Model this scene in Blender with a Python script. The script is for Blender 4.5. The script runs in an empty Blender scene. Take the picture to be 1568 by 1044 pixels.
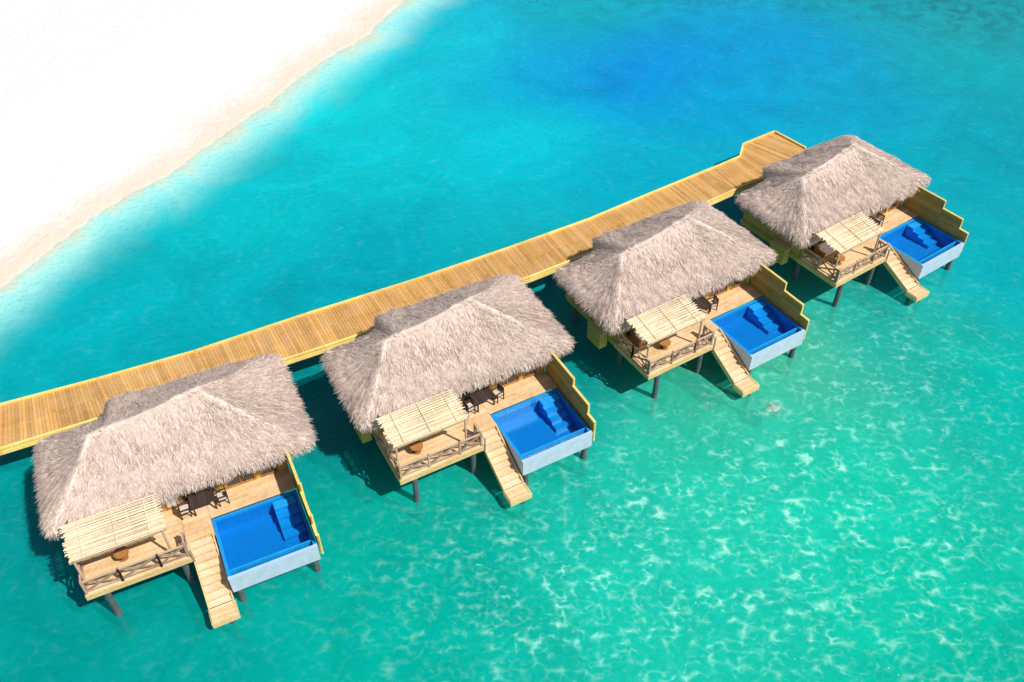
import bpy, math, random
import numpy as np
from mathutils import Vector, Matrix, noise
random.seed(7); rng=np.random.default_rng(11)
S=bpy.context.scene
S.view_settings.view_transform='Standard'; S.view_settings.look='None'; S.view_settings.exposure=0

def lin(r,g,b):
    f=lambda c:(c/255/12.92 if c/255<=.04045 else ((c/255+.055)/1.055)**2.4)
    return (f(r),f(g),f(b))
# ------------------------------------------------------------ node helpers
def newmat(name):
    m=bpy.data.materials.new(name); m.use_nodes=True
    nt=m.node_tree; nt.nodes.clear()
    return m,nt
class N:
    def __init__(s,nt): s.nt=nt
    def n(s,t,**k):
        o=s.nt.nodes.new(t)
        for a,b in k.items(): setattr(o,a,b)
        return o
    def l(s,a,b): s.nt.links.new(a,b)
    def val(s,sock,v):
        if isinstance(v,bpy.types.NodeSocket): s.l(v,sock)
        else: sock.default_value=v
    def math(s,op,a,b=None,c=None,clamp=False):
        o=s.n('ShaderNodeMath',operation=op,use_clamp=clamp); s.val(o.inputs[0],a)
        if b is not None: s.val(o.inputs[1],b)
        if c is not None: s.val(o.inputs[2],c)
        return o.outputs[0]
    def mix(s,f,a,b,blend='MIX'):
        o=s.n('ShaderNodeMix',data_type='RGBA',blend_type=blend)
        s.val(o.inputs[0],f)
        for sk,v in ((o.inputs[6],a),(o.inputs[7],b)):
            if isinstance(v,(tuple,list)): sk.default_value=tuple(v[:3])+(1,)
            else: s.l(v,sk)
        return o.outputs[2]
    def noise(s,vec,scale,detail=4,rough=.55,dist=0,dim='3D'):
        o=s.n('ShaderNodeTexNoise'); o.noise_dimensions=dim; s.l(vec,o.inputs['Vector'])
        o.inputs['Scale'].default_value=scale;o.inputs['Detail'].default_value=detail
        o.inputs['Roughness'].default_value=rough;o.inputs['Distortion'].default_value=dist
        return o
    def ramp(s,f,pts,smooth=False):
        o=s.n('ShaderNodeMapRange',clamp=True); s.val(o.inputs[0],f)
        if smooth: o.interpolation_type='SMOOTHSTEP'
        o.inputs[1].default_value=pts[0];o.inputs[2].default_value=pts[1];o.inputs[3].default_value=pts[2];o.inputs[4].default_value=pts[3]
        return o.outputs[0]
    def attr(s,name): 
        return s.n('ShaderNodeAttribute',attribute_name=name)
    def vmap(s,vec,scale):
        o=s.n('ShaderNodeMapping'); s.l(vec,o.inputs[0]); o.inputs['Scale'].default_value=scale; return o.outputs[0]

def wood(name,col,var=.35,rough=.75,grain=.35,spec=.2,greyed=.3):
    m,nt=newmat(name);g=N(nt)
    tc=g.n('ShaderNodeTexCoord').outputs['Object']
    n1=g.noise(tc,9,4).outputs[0]; n2=g.noise(tc,.9,2).outputs[0]
    t=g.attr('tone').outputs['Fac']
    k=g.math('MULTIPLY_ADD',g.math('SUBTRACT',t,.5),var*2,1.0)
    k=g.math('MULTIPLY_ADD',g.math('SUBTRACT',n1,.5),grain*2,k)
    k=g.math('MULTIPLY_ADD',g.math('SUBTRACT',n2,.5),.5,k)
    k=g.math('MAXIMUM',k,.15)
    c=g.n('ShaderNodeVectorMath',operation='SCALE'); c.inputs[0].default_value=col; g.l(k,c.inputs['Scale'])
    grey=(sum(col)/3*1.05,)*3
    c2=g.mix(g.ramp(n2,(.45,.8,0,greyed)),c.outputs[0],grey)
    b=g.n('ShaderNodeBsdfPrincipled'); g.l(c2,b.inputs['Base Color']); b.inputs['Roughness'].default_value=rough
    b.inputs['Specular IOR Level'].default_value=spec
    o=g.n('ShaderNodeOutputMaterial'); g.l(b.outputs[0],o.inputs[0])
    return m
def simple(name,col,rough=.7,var=.2,scale=3,spec=.3,metal=0):
    m,nt=newmat(name);g=N(nt)
    tc=g.n('ShaderNodeTexCoord').outputs['Object']
    n1=g.noise(tc,scale,4).outputs[0]
    k=g.math('MULTIPLY_ADD',g.math('SUBTRACT',n1,.5),var*2,1.0)
    c=g.n('ShaderNodeVectorMath',operation='SCALE'); c.inputs[0].default_value=col; g.l(k,c.inputs['Scale'])
    b=g.n('ShaderNodeBsdfPrincipled'); g.l(c.outputs[0],b.inputs['Base Color']); b.inputs['Roughness'].default_value=rough
    b.inputs['Specular IOR Level'].default_value=spec; b.inputs['Metallic'].default_value=metal
    o=g.n('ShaderNodeOutputMaterial'); g.l(b.outputs[0],o.inputs[0])
    return m

M_walk=wood('boardwalk_wood',(.60,.325,.10),.28,greyed=.22)
M_curb=wood('curb_wood',(.86,.63,.18),.15,greyed=.1)
M_deck=wood('deck_wood',(.80,.52,.27),.16)
M_fasc=wood('fascia_wood',(.74,.53,.24),.2,greyed=.15)
M_wall=wood('wall_wood',(.48,.32,.07),.25,greyed=.1)
M_frame=wood('frame_wood',(.42,.18,.05),.2)
M_rail=wood('rail_wood',(.46,.31,.20),.3)
M_pole=wood('pole_wood',(.82,.66,.43),.22,greyed=.2)
M_dark=wood('dark_wood',(.06,.035,.03),.2)
M_pile=simple('pile_concrete',(.10,.11,.12),.8,.5,2)
M_conc=simple('pool_concrete',(.46,.54,.64),.7,.25,2)
M_rim=simple('pool_coping',(.40,.56,.74),.5,.1,3)
M_tread=wood('tread_wood',(.78,.56,.35),.15)
M_glass=simple('window_glass',(.03,.05,.055),.08,.2,1,.8)
M_curt=simple('curtain',(.62,.64,.62),.9,.15,3)
M_cush=simple('cushion',(.62,.54,.47),.9,.15,5)
M_rattan=simple('rattan',(.30,.14,.04),.7,.4,20)
M_rock=simple('coral',(.30,.42,.32),.9,.6,3)

# ------------------------------------------------------------ mesh builder
class MB:
    def __init__(s): s.v=[];s.f=[];s.m=[];s.t=[]
    def box(s,x0,x1,y0,y1,z0,z1,m=0,t=None):
        t=random.random() if t is None else t
        b=len(s.v)
        s.v+=[(x,y,z) for z in (z0,z1) for y in (y0,y1) for x in (x0,x1)]
        for q in ((0,2,3,1),(4,5,7,6),(0,1,5,4),(2,6,7,3),(0,4,6,2),(1,3,7,5)):
            s.f.append(tuple(b+i for i in q)); s.m.append(m); s.t.append(t)
    def hexa(s,pts,m=0,t=None):
        t=random.random() if t is None else t
        b=len(s.v); s.v+=[tuple(p) for p in pts]
        for q in ((0,3,2,1),(4,5,6,7),(0,1,5,4),(1,2,6,5),(2,3,7,6),(3,0,4,7)):
            s.f.append(tuple(b+i for i in q)); s.m.append(m); s.t.append(t)
    def beam(s,p,q,w,h,m=0,t=None,up=(0,0,1)):
        p=Vector(p);q=Vector(q);d=(q-p).normalized();u=Vector(up)
        if abs(d.dot(u))>.95: u=Vector((0,1,0))
        a=d.cross(u).normalized()*w/2; c=a.cross(d).normalized()*h/2
        s.hexa([p-a-c,p+a-c,q+a-c,q-a-c,p-a+c,p+a+c,q+a+c,q-a+c],m,t)
    def cyl(s,p,q,r1,r2=None,n=10,m=0,t=None):
        r2=r1 if r2 is None else r2; t=random.random() if t is None else t
        p=Vector(p);q=Vector(q);d=(q-p).normalized();u=Vector((0,0,1)) if abs(d.z)<.9 else Vector((1,0,0))
        a=d.cross(u).normalized();c=d.cross(a)
        b=len(s.v)
        for P,r in ((p,r1),(q,r2)):
            for i in range(n):
                an=2*math.pi*i/n; s.v.append(tuple(P+(a*math.cos(an)+c*math.sin(an))*r))
        for i in range(n):
            j=(i+1)%n; s.f.append((b+i,b+j,b+n+j,b+n+i)); s.m.append(m); s.t.append(t)
        s.f.append(tuple(b+i for i in range(n))[::-1]); s.m.append(m); s.t.append(t)
        s.f.append(tuple(b+n+i for i in range(n))); s.m.append(m); s.t.append(t)
    def mesh(s,name,mats,bevel=0):
        me=bpy.data.meshes.new(name); me.from_pydata(s.v,[],s.f)
        for x in mats: me.materials.append(x)
        me.polygons.foreach_set('material_index',s.m)
        a=me.attributes.new('tone','FLOAT','FACE'); a.data.foreach_set('value',s.t)
        me.update(); return me
def obj(name,data,parent=None,loc=(0,0,0),rz=0):
    o=bpy.data.objects.new(name,data); S.collection.objects.link(o)
    o.location=loc; o.rotation_euler=(0,0,rz)
    if parent: o.parent=parent
    return o

# ------------------------------------------------------------ camera
p=math.radians(43.219); r=math.radians(-.522)
R=Vector((1,0,0));F=Vector((0,math.cos(p),-math.sin(p)));U=Vector((0,math.sin(p),math.cos(p)))
cx=R*math.cos(r)+U*math.sin(r); cy=-R*math.sin(r)+U*math.cos(r)
cam=bpy.data.cameras.new('camera'); co=obj('camera',cam)
mw=Matrix((( cx.x,cy.x,-F.x,0),(cx.y,cy.y,-F.y,0),(cx.z,cy.z,-F.z,40),(0,0,0,1)))
co.matrix_world=mw
cam.lens=36*1385.8/1568; cam.sensor_width=36; cam.clip_start=1; cam.clip_end=6000
S.camera=co
# ------------------------------------------------------------ light
el=math.radians(52); sd=Vector((.84,-.54,0)).normalized()
sun=bpy.data.lights.new('sun','SUN'); sun.energy=4.8; sun.angle=math.radians(.5); sun.color=(1,.96,.90)
so=obj('sun',sun,loc=(30,-20,60)); sv=Vector((sd.x*math.cos(el),sd.y*math.cos(el),math.sin(el)))
so.rotation_euler=sv.to_track_quat('Z','Y').to_euler()
W=bpy.data.worlds.new('World'); S.world=W; W.use_nodes=True
nt=W.node_tree; bg=nt.nodes['Background']; sky=nt.nodes.new('ShaderNodeTexSky'); sky.sky_type='NISHITA'; sky.sun_disc=False
sky.sun_elevation=el; sky.sun_rotation=math.atan2(sd.x,sd.y); nt.links.new(sky.outputs[0],bg.inputs[0]); bg.inputs[1].default_value=.09

# ------------------------------------------------------------ ground + water
def axis(lo,hi,step,far):
    a=list(np.arange(lo,hi+step/2,step)); d=step
    L=[];x=lo
    while x>lo-far: d*=1.35; x-=d; L.append(x)
    d=step;x=hi;Rr=[]
    while x<hi+far: d*=1.35; x+=d; Rr.append(x)
    return np.array(L[::-1]+a+Rr)
X=axis(-62,62,.75,2500); Y=axis(10,108,.75,2500)
gx,gy=np.meshgrid(X,Y); nx,ny=len(X),len(Y)
shore=np.array([(-60,-60),(-50,10),(-41.5,38),(-35.7,49.2),(-34,51.8),(-32.1,55.3),(-30,58.7),(-27.6,63.1),(-24.7,68.8),(-22.2,73.3),(-18.7,80.8),(-15.1,87.8),(-10.9,96.5),(-2,115),(40,190),(60,260)],float)
best=np.full(gx.shape,1e9); sg=np.ones(gx.shape)
for a,b in zip(shore[:-1],shore[1:]):
    d=b-a; t=np.clip(((gx-a[0])*d[0]+(gy-a[1])*d[1])/(d@d),0,1)
    dx=gx-(a[0]+t*d[0]); dy=gy-(a[1]+t*d[1]); D=np.hypot(dx,dy)
    side=np.sign(dy*d[0]-dx*d[1]); k=D<best; best[k]=D[k]; sg[k]=-side[k]
dist=best*sg
wob=np.array([[noise.noise(Vector((x*.12,y*.12,0)))*1.2+noise.noise(Vector((x*.45,y*.45,3)))*.25 if (abs(x)<70 and 0<y<120) else 0 for x in X] for y in Y])
dist=dist+wob-.3
gz=np.where(dist<0,np.minimum(-dist*.07,1.2),-1.65*(1-np.exp(-np.maximum(dist,0)/5.0)))
gz=gz+np.where(dist<-3,.05,0)*wob
pts=[(-5.5,86,0,198,214),(10,79,0,152,222),(15,82,0,155,222),(4,80,0,176,220),(27,86,0,166,216),(20,75,0,170,216),(30,74,4,170,204),(48,90,25,172,180),(38,63,0,174,190),(1,68,0,204,216),(-19,57,0,198,204),
(-25,44,0,182,192),(-9,52,0,174,190),(-14,48,0,176,190),(11,61,0,182,206),(24,62,0,180,202),(-21,21.5,0,162,155),(-6,23,0,184,165),(7,25,25,208,182),(20,25,8,206,175),(17.5,41,75,196,162),(12,38,60,194,162),(30,38,0,192,175),(-9,38,0,148,153),(-20,30,0,146,150),
(-15,22.5,0,168,158),(11.5,32,35,206,177),(18,30.5,20,210,180),(-17,76,5,212,216),(-10,66,0,204,212),(-3,26.5,0,180,161),(23,19.6,0,186,160),(3,40,0,158,160),(35,50,0,180,188),(25,44,30,182,168),(0,32,20,182,160),(45,80,5,180,190),(8,94,0,176,192),(40,96,10,170,186),(60,60,0,175,190),(60,20,0,184,172),(-45,20,0,168,168),(0,-20,0,180,168),(40,140,0,140,200)]
num=np.zeros(gx.shape+(3,)); den=np.zeros(gx.shape)
for q in pts:
    w=1/((gx-q[0])**2+(gy-q[1])**2+10)**1.7
    num+=w[...,None]*np.array(lin(*q[2:])); den+=w
col=num/den[...,None]*.93
caus=np.exp(-(((gx-15)/13)**2+((gy-27)/9)**2)**1.3)+.7*np.exp(-((gx-2)/8)**2-((gy-24)/6)**2)+.6*np.exp(-((gx-22)/9)**2-((gy-40)/7)**2)+.05  # mask for the caustic light painted into the water colour
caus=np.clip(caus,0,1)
reef=np.exp(-(((gx-50)/12)**2+((gy-94)/8)**2))+.9*np.exp(-(((gx-10)/12)**2+((gy-98)/3.0)**2))+.7*np.exp(-(((gx-32)/14)**2+((gy-98)/4)**2))+.4*np.exp(-(((gx-45)/10)**2+((gy-70)/12)**2))
reef=np.clip(reef,0,1)
def sheet(name,z,mat):
    v=np.stack([gx,gy,z],-1).reshape(-1,3)
    i=np.arange(nx*ny).reshape(ny,nx)
    f=np.stack([i[:-1,:-1],i[:-1,1:],i[1:,1:],i[1:,:-1]],-1).reshape(-1,4)
    me=bpy.data.meshes.new(name); me.from_pydata(v.tolist(),[],f.tolist())
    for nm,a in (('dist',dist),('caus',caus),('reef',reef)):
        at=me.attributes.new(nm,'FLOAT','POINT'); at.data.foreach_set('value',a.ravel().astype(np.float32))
    at=me.attributes.new('wcol','FLOAT_VECTOR','POINT'); at.data.foreach_set('vector',col.reshape(-1).astype(np.float32))
    me.polygons.foreach_set('use_smooth',[True]*len(me.polygons))
    me.materials.append(mat); return obj(name,me)
m,nt=newmat('sand_and_seabed');g=N(nt)
pos=g.n('ShaderNodeNewGeometry').outputs['Position']
d=g.attr('dist').outputs['Fac']; wc=g.attr('wcol').outputs['Vector']; rf=g.attr('reef').outputs['Fac']
nA=g.noise(pos,.22,3,.6,1.0,'2D').outputs[0]; nB=g.noise(pos,1.3,4,.6,.4,'2D').outputs[0]
dd=g.math('ADD',d,g.math('MULTIPLY',g.math('SUBTRACT',nA,.5),3.2))
sea=g.n('ShaderNodeVectorMath',operation='SCALE'); g.l(wc,sea.inputs[0])
k=g.math('MULTIPLY_ADD',g.math('SUBTRACT',nA,.5),.6,1.0); k=g.math('MULTIPLY_ADD',g.math('SUBTRACT',nB,.5),.3,k); g.l(k,sea.inputs['Scale'])
rm=g.math('MULTIPLY',g.ramp(g.noise(pos,.5,5,.65,.5,'2D').outputs[0],(.44,.62,0,1)),rf)
seac=g.mix(g.math('MULTIPLY',rm,.9),sea.outputs[0],(.01,.14,.17))
c1=g.mix(g.ramp(dd,(-5.5,-.3,0,1),True),(.755,.735,.715),(.72,.585,.46))
c1b=g.mix(g.ramp(nB,(.42,.7,0,.35)),c1,(.70,.63,.56))
c2=g.mix(g.ramp(dd,(-.9,1.6,0,1),True),c1b,(.42,.70,.67))
c3=g.mix(g.ramp(dd,(.3,5.5,0,1),True),c2,seac)
b=g.n('ShaderNodeBsdfDiffuse'); g.l(c3,b.inputs['Color'])
bp=g.n('ShaderNodeBump'); bp.inputs['Strength'].default_value=.5; bp.inputs['Distance'].default_value=.25; g.l(nB,bp.inputs['Height']); g.l(bp.outputs[0],b.inputs['Normal'])
o=g.n('ShaderNodeOutputMaterial'); g.l(b.outputs[0],o.inputs[0])
sheet('ground',gz,m)
# water
m,nt=newmat('sea_water');g=N(nt)
pos=g.n('ShaderNodeNewGeometry').outputs['Position']
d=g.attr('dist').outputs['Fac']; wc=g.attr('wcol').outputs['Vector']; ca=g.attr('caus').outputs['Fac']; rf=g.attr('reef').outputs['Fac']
nd=g.noise(pos,1.3,2,.5,0,'2D')
off=g.n('ShaderNodeVectorMath',operation='SCALE'); g.l(nd.outputs['Color'],off.inputs[0]); off.inputs['Scale'].default_value=.55
pv=g.n('ShaderNodeVectorMath',operation='ADD'); g.l(pos,pv.inputs[0]); g.l(off.outputs[0],pv.inputs[1])
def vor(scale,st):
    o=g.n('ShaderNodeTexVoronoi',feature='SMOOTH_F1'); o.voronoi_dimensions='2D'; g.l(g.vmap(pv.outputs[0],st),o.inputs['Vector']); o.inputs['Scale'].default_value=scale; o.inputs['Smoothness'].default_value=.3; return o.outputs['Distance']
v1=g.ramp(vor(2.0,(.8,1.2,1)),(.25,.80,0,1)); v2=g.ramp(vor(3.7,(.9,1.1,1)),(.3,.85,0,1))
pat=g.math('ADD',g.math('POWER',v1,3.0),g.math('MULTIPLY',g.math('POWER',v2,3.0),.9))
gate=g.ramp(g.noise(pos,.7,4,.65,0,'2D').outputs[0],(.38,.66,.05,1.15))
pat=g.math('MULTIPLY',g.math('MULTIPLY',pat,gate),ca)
T=g.mix(pat,(.84,.96,.96),(2.2,1.6,1.6))  # bright caustic light put into the transmitted colour, standing in for refraction
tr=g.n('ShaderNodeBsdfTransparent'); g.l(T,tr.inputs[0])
df=g.n('ShaderNodeBsdfDiffuse'); 
mot=g.noise(pos,.16,4,.6,1.2,'2D').outputs[0]; fine=g.noise(g.vmap(pos,(1,1.7,1)),1.9,3,.62,.3,'2D').outputs[0]
kk=g.math('MULTIPLY_ADD',g.math('SUBTRACT',mot,.5),.5,1.0); kk=g.math('MULTIPLY_ADD',g.math('SUBTRACT',fine,.5),.26,kk)
ws=g.n('ShaderNodeVectorMath',operation='SCALE'); g.l(wc,ws.inputs[0]); g.l(kk,ws.inputs['Scale'])
dc=g.mix(g.math('MULTIPLY',pat,.65,clamp=True),ws.outputs[0],(.55,1.0,.85)); g.l(dc,df.inputs[0])  # same caustic highlights painted into the diffuse colour
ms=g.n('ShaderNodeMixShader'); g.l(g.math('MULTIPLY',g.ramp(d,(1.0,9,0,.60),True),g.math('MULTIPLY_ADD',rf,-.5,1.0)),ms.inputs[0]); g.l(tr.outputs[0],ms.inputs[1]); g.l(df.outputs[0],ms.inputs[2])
gl=g.n('ShaderNodeBsdfGlossy'); gl.inputs['Roughness'].default_value=.15
bp=g.n('ShaderNodeBump'); bp.inputs['Strength'].default_value=.6; bp.inputs['Distance'].default_value=.12; g.l(fine,bp.inputs['Height'])
g.l(bp.outputs[0],gl.inputs['Normal'])
fr=g.n('ShaderNodeFresnel'); fr.inputs[0].default_value=1.33; g.l(bp.outputs[0],fr.inputs['Normal'])
m2=g.n('ShaderNodeMixShader'); g.l(g.math('MULTIPLY',fr.outputs[0],.55),m2.inputs[0]); g.l(ms.outputs[0],m2.inputs[1]); g.l(gl.outputs[0],m2.inputs[2])
o=g.n('ShaderNodeOutputMaterial'); g.l(m2.outputs[0],o.inputs[0])
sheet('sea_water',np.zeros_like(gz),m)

# ------------------------------------------------------------ boardwalk
ZD=2.42
far=[(-48,27.5),(-36,32.5),(-29.3,35.4),(-24.4,37.4),(-19.2,39.7),(-13,43),(-6.2,46.4),(-.3,49.6),(5.5,52.9),(10.6,56.3),(16,59.8),(17.9,61.1)]
near=[(-46.5,24.6),(-34.6,29.2),(-28,32.1),(-22.6,34.6),(-17.6,36.9),(-11.4,40.0),(-4.6,43.5),(1.2,46.5),(7.0,50.0),(12.2,53.5),(17.4,57.0),(19.4,58.2)]
k=(40-ZD)/(40-2.01)
far=[Vector((a*k,b*k)) for a,b in far]; near=[Vector((a*k,b*k)) for a,b in near]
def resamp(fa,ne,step):
    out=[]
    for i in range(len(fa)-1):
        L=((fa[i+1]+ne[i+1])-(fa[i]+ne[i])).length/2; n=max(1,int(L/step))
        for j in range(n):
            t=j/n; out.append((fa[i].lerp(fa[i+1],t),ne[i].lerp(ne[i+1],t)))
    out.append((fa[-1],ne[-1])); return out
rs=resamp(far,near,.19)
mb=MB(); seg=.5
def plank4(a,b,c,d_,z0,z1,m=0,t=None): mb.hexa([(q.x,q.y,z0) for q in (a,b,c,d_)]+[(q.x,q.y,z1) for q in (a,b,c,d_)],m,t)
for i in range(len(rs)-1):
    if i%17==0: seg=random.random()
    f0,n0=rs[i]; f1,n1=rs[i+1]
    f1=f0.lerp(f1,.92); n1=n0.lerp(n1,.92)
    md0=f0.lerp(n0,.5+random.uniform(-.02,.02)); md1=md0+(f1-f0)
    t1=.3*seg+.7*random.random()
    plank4(n0,n1,n1.lerp(f1,.495),n0.lerp(f0,.495),ZD-.05,ZD+random.uniform(-.006,.006),0,t1)
    plank4(n0.lerp(f0,.5),n1.lerp(f1,.5),f1,f0,ZD-.05,ZD+random.uniform(-.006,.006),0,.6*t1+.4*random.random())
rs2=resamp(far,near,3.2)
for i in range(len(rs2)-1):
    for s_,(a,b) in enumerate(((rs2[i][0],rs2[i+1][0]),(rs2[i][1],rs2[i+1][1]))):
        A=a; B=a.lerp(b,.995)
        mb.beam((A.x,A.y,ZD+.09),(B.x,B.y,ZD+.09),.12,.14,1)
        mb.beam((A.x,A.y,ZD-.2),(B.x,B.y,ZD-.2),.10,.28,1)
    a,b=rs2[i][0],rs2[i][1]
    mb.beam((a.x,a.y,ZD+.008),(b.x,b.y,ZD+.008),.07,.03,0,.9)
E=[(17.9,61.1),(18.5,62.9),(21.4,64.8),(23.3,62.2),(24.6,60.5),(19.4,58.2)]; E=[Vector((a*k,b*k)) for a,b in E]
n=44
def lp(poly,t):
    L=[(poly[i+1]-poly[i]).length for i in range(len(poly)-1)]; s_=t*sum(L)
    for i,l in enumerate(L):
        if s_<=l or i==len(L)-1: return poly[i].lerp(poly[i+1],min(1,s_/l))
        s_-=l
fa=[E[0],E[1],E[2]]; ne=[E[5],E[4],E[3]]
for i in range(n):
    a0,a1=lp(fa,i/n),lp(fa,(i+.92)/n); b0,b1=lp(ne,i/n),lp(ne,(i+.92)/n)
    plank4(b0,b1,a1,a0,ZD-.05,ZD+random.uniform(-.006,.006),0)
for a,b in ((E[0],E[1]),(E[1],E[2]),(E[2],E[3])):
    mb.beam((a.x,a.y,ZD+.09),(b.x,b.y,ZD+.09),.13,.14,1); mb.beam((a.x,a.y,ZD-.2),(b.x,b.y,ZD-.2),.1,.28,1)
for i in range(0,len(rs2)-1,2):
    a,b=rs2[i]
    for t in (.08,.92):
        q=a.lerp(b,t); mb.cyl((q.x,q.y,-1.9),(q.x,q.y,ZD-.1),.17,n=12,m=2)
    q0,q1=a.lerp(b,.02),a.lerp(b,.98); mb.beam((q0.x,q0.y,ZD-.35),(q1.x,q1.y,ZD-.35),.2,.22,2)
for q in E[1:5]:
    c=q.lerp(Vector((20.5,60.5)),.1); mb.cyl((c.x,c.y,-1.9),(c.x,c.y,ZD-.1),.17,n=12,m=2)
obj('boardwalk',mb.mesh('boardwalk',[M_walk,M_curb,M_pile]))

# ------------------------------------------------------------ villa parts (villa-local metres: u right, v back)
DZ=2.40
parts={}
mb=MB()
def planks(u0,u1,v0,v1,w=.145):
    v=v0
    while v<v1-.03:
        e=min(v+w-.012,v1)
        u=u0; first=random.uniform(1.2,3.6)
        while u<u1-.02:
            l=min(u+first,u1); 
            if u1-l<.4: l=u1
            mb.box(u,l-.006,v,e,DZ-.05,DZ+random.uniform(-.004,.004),0); u=l; first=3.2
        v+=w
planks(0.0,4.85,.0,3.3); planks(4.86,6.2,.95,3.3); planks(6.21,10.62,1.86,3.3)
mb.box(.06,10.55,3.0,8.7,2.05,DZ-.06,1)
for z0,z1 in ((2.03,2.18),(2.19,2.345)):
    mb.box(-.0,4.85,-.05,-.003,z0,z1,1); mb.box(-.05,-.003,-.05,3.3,z0,z1,1)
    mb.box(4.853,4.9,-.05,.94,z0,z1,1)
for u in np.arange(.3,4.8,.6): mb.box(u,u+.08,0,3.3,2.05,2.34,1)
mb.box(4.9,6.2,.90,.945,2.05,2.345,1)
mb.box(-.62,-.06,4.0,5.3,1.55,2.75,2); mb.box(-.66,-.02,3.96,5.34,2.755,2.8,1)
for i in range(22):
    v=8.75+i*.15; mb.box(4.0,5.6,v,v+.138,DZ-.12,DZ-.07,0)
parts['deck']=mb.mesh('villa_deck',[M_deck,M_fasc,M_wall])
# piles
mb=MB()
for u,v in ((.8,.12),(4.4,.4),(6.5,-1.75),(10.3,-1.7),(6.5,1.3),(10.3,1.3),(.7,3.6),(4.2,3.6),(8,3.8),(10.3,4.2),(.7,6.4),(4.2,6.4),(8,6.4),(10.3,6.4),(.7,8.4),(4.2,8.4),(8,8.4),(10.3,8.4)):
    zt=1.16 if v<1.5 and u>6 else 2.04
    mb.cyl((u,v,-1.9),(u,v,zt),.17,.16,12,0)
    mb.cyl((u,v,.0-.35),(u,v,.28),.185,.175,12,0,.1)
mb.cyl((5.75,-2.75,-1.9),(5.75,-2.75,.62),.14,n=10)
parts['piles']=mb.mesh('villa_piles',[M_pile])
# stairs
mb=MB()
s0=Vector((0,.9,DZ-.02)); s1=Vector((0,-2.15,.86)); nst=9
for u in (4.93,6.10):
    mb.beam((u,s0.y,s0.z-.02),(u,s1.y,s1.z-.02),.06,.34,1)
    mb.beam((u,s1.y,s1.z-.07),(u,-3.0,s1.z-.07),.06,.22,1)
for i in range(nst):
    t=(i+.6)/nst; q=s0.lerp(s1,t); mb.box(4.965,6.065,q.y-.165,q.y+.15,q.z-.03,q.z+.02,2)
    mb.box(4.965,6.065,q.y+.152,q.y+.17,q.z-.03,q.z+.14,1,.15)
for i in range(6):
    v=-2.2-i*.138; mb.box(4.9,6.14,v-.128,v,.80,.86,0)
mb.box(4.88,6.16,-3.07,-3.03,.50,.85,1); mb.box(4.86,4.88,-3.05,-2.2,.55,.85,1); mb.box(6.16,6.18,-3.05,-2.2,.55,.85,1)
mb.box(4.81,4.91,.85,.95,DZ,DZ+.9,3)
mb.box(4.90,4.98,-.1,-.02,1.9,DZ+.55,3); mb.beam((4.93,.88,DZ+.82),(4.93,-.08,DZ+.5),.06,.07,3)
parts['stairs']=mb.mesh('villa_stairs',[M_deck,M_fasc,M_tread,M_rail])
# railing
mb=MB()
def rail(a,b):
    a=Vector(a);b=Vector(b)
    for q in (a,b): mb.box(q.x-.055,q.x+.055,q.y-.055,q.y+.055,DZ,DZ+1.0,0)
    e=(b-a).normalized()*.058
    A=a+e;B=b-e
    mb.beam((A.x,A.y,DZ+.93),(B.x,B.y,DZ+.93),.07,.09,0,.9); mb.beam((A.x,A.y,DZ+.16),(B.x,B.y,DZ+.16),.07,.07,0)
    nn=max(1,round((B-A).length/1.25))
    for i in range(nn):
        c=A.lerp(B,i/nn); d_=A.lerp(B,(i+1)/nn)
        mb.beam((c.x,c.y,DZ+.2),(d_.x,d_.y,DZ+.88),.045,.10,0,.0)
        mb.beam((c.x,c.y,DZ+.88),(d_.x,d_.y,DZ+.2),.04,.095,0,.05)
        if i: mb.box(c.x-.035,c.x+.035,c.y-.035,c.y+.035,DZ+.2,DZ+.88,0,.2)
rail((.07,.07),(1.7,.07)); rail((1.7,.07),(3.5,.07)); rail((3.5,.07),(4.78,.07)); rail((.07,.2),(.07,1.7)); rail((.07,1.7),(.07,3.2))
rail((4.78,.2),(4.78,.80))
parts['railing']=mb.mesh('villa_railing',[M_rail])
# pergola
mb=MB()
pf,pb,ve=4.60,4.93,2.35
def pz(v): return pf+(pb-pf)*(v-.42)/1.9
for u in (.15,4.1):
    mb.cyl((u,.5,DZ),(u,.5,pf-.14),.07,.06,10,0,.9)
    mb.beam((u,.42,pz(.42)-.12),(u,ve,pz(ve)-.12),.09,.12,0)
    mb.beam((u,ve-.06,pz(ve)-.19),(u,3.28,pz(ve)-.5),.08,.1,0)
mb.beam((-.05,.5,pf-.2),(4.3,.5,pf-.2),.1,.12,0,.8)
for u in (1.45,2.8): mb.beam((u,.42,pz(.42)-.1),(u,ve,pz(ve)-.1),.07,.09,0)
v=.42
while v<ve:
    rr=random.uniform(.02,.036); a=random.uniform(-.16,.10); b_=random.uniform(-.12,.12)
    mb.cyl((0+a,v,pz(v)-.02+random.uniform(-.012,.02)),(4.27+b_,v+random.uniform(-.03,.03),pz(v)-.02+random.uniform(-.012,.02)),rr,rr*.8,6,1)
    v+=rr*2+random.uniform(-.004,.014)
for u in (.6,2.1,3.6): mb.cyl((u,.38,pz(.4)+.05),(u+.05,ve,pz(ve)+.05),.022,.018,6,1)
parts['pergola']=mb.mesh('villa_pergola',[M_rail,M_pole])
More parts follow.
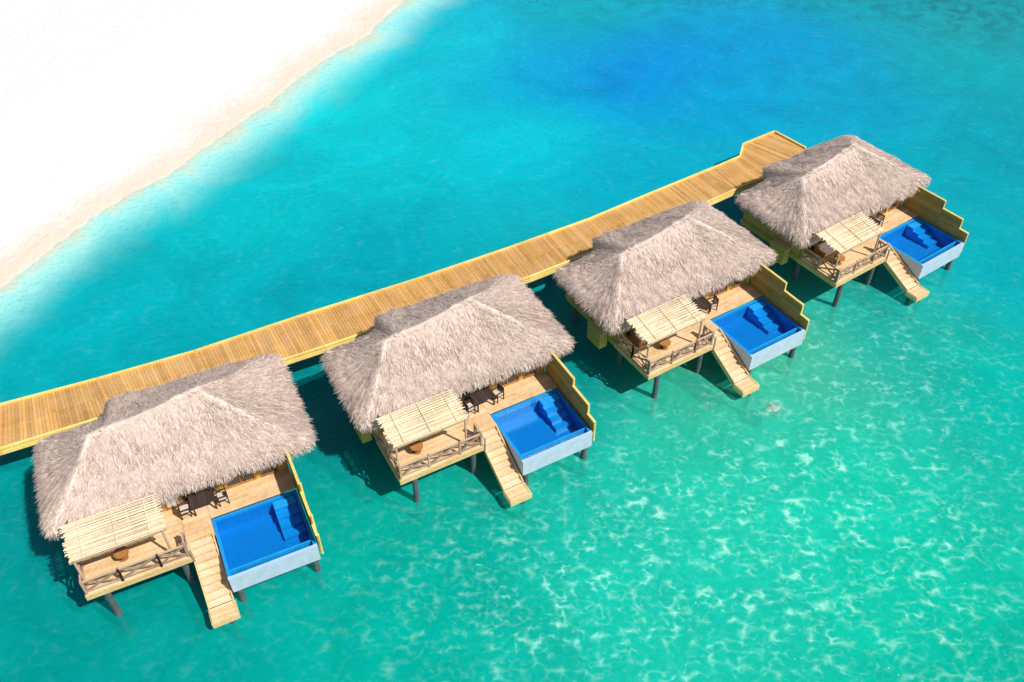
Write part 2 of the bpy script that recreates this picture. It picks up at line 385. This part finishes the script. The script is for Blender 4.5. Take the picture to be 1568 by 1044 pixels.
# pool
M_pool,nt=newmat('pool_mosaic');g=N(nt)
tc=g.n('ShaderNodeTexCoord').outputs['Object']
t=g.attr('tone').outputs['Fac']
base=g.mix(t,(.0,.13,.46),(.02,.38,.80))
br=g.n('ShaderNodeTexBrick'); g.l(tc,br.inputs['Vector']); br.inputs['Scale'].default_value=5; br.offset=0
br.inputs['Color1'].default_value=(1,1,1,1);br.inputs['Color2'].default_value=(.78,.84,.9,1);br.inputs['Mortar'].default_value=(1.15,1.15,1.15,1)
br.inputs['Brick Width'].default_value=.5;br.inputs['Row Height'].default_value=.5
nn_=g.noise(tc,1.6,3).outputs[0]
c=g.mix(1,base,br.outputs[0],'MULTIPLY'); c=g.mix(g.ramp(nn_,(.3,.7,0,.55)),c,(.0,.23,.62))
b=g.n('ShaderNodeBsdfPrincipled'); g.l(c,b.inputs['Base Color']); b.inputs['Roughness'].default_value=.25
o=g.n('ShaderNodeOutputMaterial'); g.l(b.outputs[0],o.inputs[0])
mb=MB()
u0,u1,v0,v1=6.21,10.58,-2.0,1.84; zt=2.30; T=.16
mb.box(u0,u1,v0,v1,1.16,1.34,0,.5)
mb.box(u0,u1,v0,v0+T,1.34,zt-.06,0,.5)
mb.box(u0,u0+T,v0+T,v1,1.34,zt,0,.5); mb.box(u1-T,u1,v0+T,v1,1.34,zt,0,.5); mb.box(u0+T,u1-T,v1-T,v1,1.34,zt,0,.5)
e=.012
mb.box(u0+T,u1-T,v0+T,v1-T,1.34,1.352,1,.3)
mb.box(u0+T,u0+T+e,v0+T,v1-T,1.352,zt+.004,1,.5); mb.box(u1-T-e,u1-T,v0+T,v1-T,1.352,zt+.004,1,.5)
mb.box(u0+T+e,u1-T-e,v1-T-e,v1-T,1.352,zt+.004,1,.6)
mb.box(u0+.01,u0+T,v0+T,v1,zt,zt+.012,1,.7); mb.box(u0+T,u1-T,v1-T,v1-.01,zt,zt+.012,1,.7); mb.box(u1-T,u1-.01,v0+T,v1,zt,zt+.012,1,.6)
mb.box(u0-.01,u1+.01,v0-.015,v0+T,zt-.06,zt-.01,2,.55)
mb.box(u0+T+e,u1-T-e,v0+.47,v0+.55,1.352,zt-.07,1,1.0)
for i in range(4):
    mb.box(9.25,10.38,1.62-.5*(i+1),1.62-.5*i,1.352,2.20-.2*i,1,1.0-.13*i)
parts['pool_basin']=mb.mesh('pool_basin',[M_conc,M_pool,M_rim])
m,nt=newmat('pool_water_surface');g=N(nt)
tc=g.n('ShaderNodeTexCoord').outputs['Object']
tr=g.n('ShaderNodeBsdfTransparent'); tr.inputs[0].default_value=(.6,.93,.98,1)
gl=g.n('ShaderNodeBsdfGlossy'); gl.inputs['Roughness'].default_value=.05
bp=g.n('ShaderNodeBump'); bp.inputs['Strength'].default_value=.4; bp.inputs['Distance'].default_value=.04; g.l(g.noise(tc,3,3,dim='2D').outputs[0],bp.inputs['Height']); g.l(bp.outputs[0],gl.inputs['Normal'])
fr=g.n('ShaderNodeFresnel'); fr.inputs[0].default_value=1.33; g.l(bp.outputs[0],fr.inputs['Normal'])
ms=g.n('ShaderNodeMixShader'); g.l(fr.outputs[0],ms.inputs[0]); g.l(tr.outputs[0],ms.inputs[1]); g.l(gl.outputs[0],ms.inputs[2])
o=g.n('ShaderNodeOutputMaterial'); g.l(ms.outputs[0],o.inputs[0])
me=bpy.data.meshes.new('pool_water'); zw=2.18
me.from_pydata([(u0+T+e,v0+.55,zw),(u1-T-e,v0+.55,zw),(u1-T-e,v1-T-e,zw),(u0+T+e,v1-T-e,zw),(u0+T+e,v0+T,2.02),(u1-T-e,v0+T,2.02),(u1-T-e,v0+.47,2.02),(u0+T+e,v0+.47,2.02)],[],[(0,1,2,3),(4,5,6,7)])
me.materials.append(m); parts['pool_water']=me
# privacy screen (stepped)
mb=MB()
for va,vb,zt_ in ((.35,3.3,4.35),(-1.25,.35,3.75),(-1.95,-1.25,3.0)):
    z=1.5
    while z<zt_-.05:
        mb.box(10.66,10.72,va+.003,vb-.003,z,min(z+.115,zt_),0); z+=.135
    mb.box(10.62,10.76,va+.002,vb-.002,zt_,zt_+.07,1)
    for vv in (va+.06,vb-.06): mb.box(10.725,10.80,vv-.05,vv+.05,1.4,zt_-.002,1)
parts['privacy_screen']=mb.mesh('privacy_screen',[M_wall,M_curb])
# walls
mb=MB(); z0,z1=DZ+.003,4.42
def clad(u0,u1,v0,v1):
    z=2.02 if (u1-u0<.2) else z0
    while z<z1: mb.box(u0,u1,v0,v1,z,min(z+.17,z1),0); z+=.178
clad(.0,.12,3.3,8.5); clad(10.5,10.62,3.3,8.5); clad(.12,10.5,8.38,8.5)
def bay(a,b,kind):
    v=3.3
    if kind=='wall': 
        z=z0
        while z<z1: mb.box(a,b,v,v+.1,z,min(z+.17,z1),0); z+=.178
    else:
        zt_=4.3
        mb.box(a,a+.09,v-.02,v+.1,z0,zt_,1); mb.box(b-.09,b,v-.02,v+.1,z0,zt_,1)
        mb.box(a+.09,b-.09,v-.02,v+.1,z0,z0+.14,1); mb.box(a+.09,b-.09,v-.02,v+.1,zt_-.14,zt_,1); mb.box(a,b,v,v+.1,zt_+.003,z1,0)
        if kind=='door':
            mb.box((a+b)/2-.04,(a+b)/2+.04,v-.015,v+.09,z0+.14,zt_-.14,1)
        mb.box(a+.09,b-.09,v+.04,v+.06,z0+.14,zt_-.14,2 if kind!='curt' else 3)
for a,b,kk_ in ((.12,.7,'wall'),(.7,2.6,'door'),(2.6,3.3,'curt'),(3.3,4.3,'wall'),(4.3,5.1,'curt'),(5.1,6.9,'door'),(6.9,7.35,'wall'),(7.35,8.9,'door'),(8.9,9.15,'wall'),(9.15,10.1,'win'),(10.1,10.5,'wall')): bay(a,b,kk_)
mb.box(-.03,.0,5.6,6.8,3.2,4.3,1); mb.box(-.05,-.031,5.7,6.7,3.3,4.2,2)
mb.box(10.62,10.65,5.2,6.8,3.2,4.3,1)
parts['walls']=mb.mesh('villa_walls',[M_wall,M_frame,M_glass,M_curt])

# ------------------------------------------------------------ thatched roof
outl=[(-.89,2.62,4.5),(12.15,2.6,4.55),(12.15,10.05,4.55),(3.05,10.0,4.85),(2.55,8.95,4.62),(-.85,8.85,4.55)]
Pq=np.array([2.1,5.95,6.5]); Qq=np.array([7.45,6.4,6.95])
O=[]
nO=len(outl)
for i in range(nO):
    a=np.array(outl[i-1]);b=np.array(outl[i]);c=np.array(outl[(i+1)%nO])
    rad=.7 if i in (0,1,2,5) else .25
    A=b+(a-b)/np.linalg.norm(a-b)*rad; C=b+(c-b)/np.linalg.norm(c-b)*rad
    for t in np.linspace(0,1,6): O.append((1-t)**2*A+2*t*(1-t)*b+t*t*C)
O=np.array(O); O=np.vstack([O,O[:1]])
L=np.linalg.norm(np.diff(O,axis=0),axis=1); cum=np.concatenate([[0],np.cumsum(L)])
NW=400
wv_=np.array([noise.noise(Vector((math.cos(6.283*i/NW)*9,math.sin(6.283*i/NW)*9,1)))*.09+noise.noise(Vector((math.cos(6.283*i/NW)*28,math.sin(6.283*i/NW)*28,5)))*.08 for i in range(NW+1)])
cen=np.array([5.6,6.2])
def outline(s):
    q=s*cum[-1]; o=np.stack([np.interp(q,cum,O[:,j]) for j in range(3)],-1)
    w=np.interp(s,np.linspace(0,1,NW+1),wv_); d=o[:,:2]-cen; d/=np.linalg.norm(d,axis=1)[:,None]
    o[:,:2]+=d*w[:,None]; return o
def ridge(op):
    t=np.clip((op[:,0]-Pq[0])/(Qq[0]-Pq[0]),0,1)
    return Pq+(Qq-Pq)*t[:,None]
def nz(u,v,sc,se): return noise.noise(Vector((u*sc,v*sc,se)))
def zoff(u,v): return nz(u,v,.6,1)*.15+nz(u,v,2.0,4)*.08+nz(u,v,5,8)*.03
def surf(s,t):
    o=outline(s); rg=ridge(o)
    p_=rg*(1-t)[:,None]+o*t[:,None]
    p_[:,2]+= -.13*np.sin(np.pi*t) 
    p_[:,2]-= .16*np.clip((t-.86)/.14,0,1)**2
    return p_,o-rg
ns,ntt=360,32
sv_=np.arange(ns)/ns; verts=[]
for j in range(ntt+1):
    t=np.full(ns,j/ntt); p_,_=surf(sv_,t)
    if j>0: p_[:,2]+=np.array([zoff(a,b) for a,b in p_[:,:2]])
    verts.append(p_)
oe=verts[-1].copy(); oe[:,2]-=.32; verts.append(oe)
inn=oe.copy(); inn[:,:2]=cen+(inn[:,:2]-cen)*.80; inn[:,2]+=.45; verts.append(inn)
V=np.concatenate(verts); nr=len(verts); Fc=[]
for j in range(nr-1):
    for i in range(ns):
        i2=(i+1)%ns; Fc.append((j*ns+i,(j+1)*ns+i,(j+1)*ns+i2,j*ns+i2))
tone=[.45]*len(Fc)
V=V.tolist()
def blades(n,s,t,lmin,lmax,wmin,wmax,lift,tlo,thi,yaw=.22,hang=0):
    p_,dr=surf(s,t); dr=dr/np.linalg.norm(dr,axis=1)[:,None]
    p2,_=surf((s+.004)%1,t); tan=p2-p_; tan/=np.linalg.norm(tan,axis=1)[:,None]+1e-9
    nrm=np.cross(tan,dr); nrm/=np.linalg.norm(nrm,axis=1)[:,None]+1e-9; nrm*=np.sign(nrm[:,2:3]+1e-9)
    side=np.cross(dr,nrm)
    for i in range(n):
        y=rng.normal()*yaw; d_=dr[i]*math.cos(y)+side[i]*math.sin(y)
        l=rng.uniform(lmin,lmax); w=rng.uniform(wmin,wmax)/2
        d3=d_.copy(); d3[2]-=hang*rng.uniform(.4,1.4); d3/=np.linalg.norm(d3)
        z_=zoff(p_[i][0],p_[i][1])
        a=p_[i]+nrm[i]*(rng.uniform(-.02,.03))+np.array([0,0,z_]); e_=a+d3*l+nrm[i]*rng.uniform(.0,lift)
        sd_=np.cross(d3,nrm[i]); sd_=sd_*w
        b=len(V); V.extend([(a-sd_).tolist(),(a+sd_).tolist(),(e_+sd_*.35).tolist(),(e_-sd_*.35).tolist()])
        Fc.append((b,b+1,b+2,b+3)); tone.append(float(np.clip(rng.uniform(tlo,thi),0,1)))
nb=32000
blades(nb,rng.random(nb),np.sqrt(rng.random(nb)),.15,.45,.018,.048,.06,.0,1.0,yaw=.32)
nb=5600
blades(nb,rng.random(nb),1-rng.random(nb)*.04,.2,.55,.02,.05,.03,.05,.95,.4,hang=1.8)
nb=3600
blades(nb,rng.random(nb),1-rng.random(nb)*.02,.25,.65,.025,.06,.0,.0,.5,.4,hang=4)
def hipline(a,b,n,wd):
    a=np.array(a);b=np.array(b);D=b-a;Ln=np.linalg.norm(D);D/=Ln
    sidev=np.cross(D,[0,0,1]);sidev/=np.linalg.norm(sidev)
    for i in range(n):
        t=rng.random(); s_=1 if rng.random()<.5 else -1
        base=a+(b-a)*t; base=base+np.array([0,0,-.13*math.sin(math.pi*t)+.07+zoff(base[0],base[1])])
        d_=sidev*s_*rng.uniform(.4,1)+D*rng.uniform(.1,1.0)+np.array([0,0,-.38]); d_/=np.linalg.norm(d_)
        l=rng.uniform(.12,wd); w=rng.uniform(.03,.06)/2
        sd_=np.cross(d_,[0,0,1]);sd_/=np.linalg.norm(sd_)+1e-9
        e_=base+d_*l; k_=len(V)
        V.extend([(base-sd_*w).tolist(),(base+sd_*w).tolist(),(e_+sd_*w*.4).tolist(),(e_-sd_*w*.4).tolist()]); Fc.append((k_,k_+1,k_+2,k_+3)); tone.append(rng.uniform(.85,1.0))
def cn(i):
    q=np.array(outl[i]); c=q+(np.array([5.6,6.2,q[2]])-q)*.06; return c
hipline(Pq,Qq,900,.42); hipline(Pq,cn(0),800,.40); hipline(Qq,cn(1),900,.40); hipline(Qq,cn(2),700,.36); hipline(Pq,cn(5),600,.36)
me=bpy.data.meshes.new('thatched_roof'); me.from_pydata(V,[],Fc)
a=me.attributes.new('tone','FLOAT','FACE'); a.data.foreach_set('value',tone)
M_th,nt=newmat('thatch');g=N(nt)
tc=g.n('ShaderNodeTexCoord').outputs['Object']; t=g.attr('tone').outputs['Fac']
n1=g.noise(tc,.7,4,.65).outputs[0]; n2=g.noise(tc,9,3,.6).outputs[0]
c=g.mix(t,(.40,.29,.235),(.88,.73,.62)); c=g.mix(g.ramp(n1,(.42,.68,0,.4)),c,(.50,.385,.34)); 
c=g.mix(g.ramp(n2,(.45,.75,0,.42)),c,(.32,.21,.165))
b=g.n('ShaderNodeBsdfDiffuse'); g.l(c,b.inputs['Color'])
o=g.n('ShaderNodeOutputMaterial'); g.l(b.outputs[0],o.inputs[0])
me.materials.append(M_th); parts['thatched_roof']=me

# ------------------------------------------------------------ furniture meshes
mb=MB()
mb.box(-.6,.6,-.4,.4,.71,.75,0)
for i in range(6): mb.box(-.62+i*.208,-.62+i*.208+.195,-.42,.42,.752,.775,0)
for x in (-.52,.52):
    for y in (-.33,.33): mb.box(x-.035,x+.035,y-.035,y+.035,0,.71,0)
me_table=mb.mesh('patio_table',[M_dark])
mb=MB()
mb.box(-.26,.26,-.25,.25,.40,.44,0); mb.box(-.24,.24,-.23,.2,.441,.50,1)
for x in (-.24,.24):
    mb.box(x-.025,x+.025,-.25,-.2,0,.64,0); mb.box(x-.025,x+.025,.2,.25,0,.92,0); mb.box(x-.03,x+.03,-.24,.24,.641,.68,0)
for z in (.52,.64,.76,.86): mb.box(-.21,.21,.205,.235,z,z+.07,0)
me_chair=mb.mesh('patio_chair',[M_dark,M_cush])
mb=MB()
mb.box(-.95,.95,-.45,.45,.12,.34,0); mb.box(-.93,.0-.01,-.42,.30,.341,.46,1); mb.box(.01,.93,-.42,.30,.341,.46,1)
mb.box(-.95,.95,.32,.47,.341,.82,0); mb.box(-.97,-.85,-.45,.32,.341,.62,0) ; mb.box(.85,.97,-.45,.32,.341,.62,0)
mb.box(-.8,-.02,.18,.315,.461,.78,1); mb.box(.02,.8,.18,.315,.461,.78,1)
for x in (-.85,.85):
    for y in (-.38,.38): mb.cyl((x,y,0),(x,y,.12),.04,n=8,m=0)
me_sofa=mb.mesh('outdoor_sofa',[M_rattan,M_cush])
mb=MB()
mb.cyl((0,0,.42),(0,0,.46),.36,.36,20,0); mb.cyl((0,0,0),(0,0,.42),.12,.07,12,0); mb.cyl((0,0,0),(0,0,.03),.24,.22,16,0)
mb.cyl((0,0,.46),(0,0,.463),.30,.30,20,1)
me_side=mb.mesh('round_table',[M_rattan,M_frame])

poses=[(-20.076,22.872,.439),(-5.882,29.495,.494),(7.955,37.007,.548),(21.08,45.214,.592)]
for vi,(x,y,th) in enumerate(poses):
    e_=bpy.data.objects.new('overwater_villa',None); S.collection.objects.link(e_); e_.location=(x,y,0); e_.rotation_euler=(0,0,th)
    for k_,me in parts.items(): obj(k_,me,e_)
    def pl(name,me,u,v,rz):
        c,s_=math.cos(th),math.sin(th)
        obj(name,me,None,(x+u*c-v*s_,y+u*s_+v*c,DZ+.006),th+rz)
    j=[.0,.12,-.1,.07][vi]
    pl('patio_table',me_table,6.1+j,2.65,j*.5)
    pl('patio_chair',me_chair,5.15+j,2.6-j,math.pi/2+j); pl('patio_chair',me_chair,7.05+j,2.6+j*.5,-math.pi/2+j*2)
    pl('outdoor_sofa',me_sofa,1.9+j,2.5,0); pl('round_table',me_side,1.9-j*3,1.35,0)
# coral rock
import bmesh
bm=bmesh.new(); 
for (dx,dy,r_) in ((0,0,.55),(.55,.2,.35),(-.5,.35,.3),(.1,-.5,.25)):
    q=bmesh.ops.create_icosphere(bm,subdivisions=3,radius=r_)
    for v in q['verts']:
        k_=1+.6*noise.noise(v.co*2.5+Vector((dx,dy,0))*5); v.co=Vector((v.co.x*k_+dx,v.co.y*k_+dy,v.co.z*k_*.6))
me=bpy.data.meshes.new('coral_rock'); bm.to_mesh(me); bm.free(); me.materials.append(M_rock)
obj('coral_rock',me,None,(15.6,36.6,-.24))
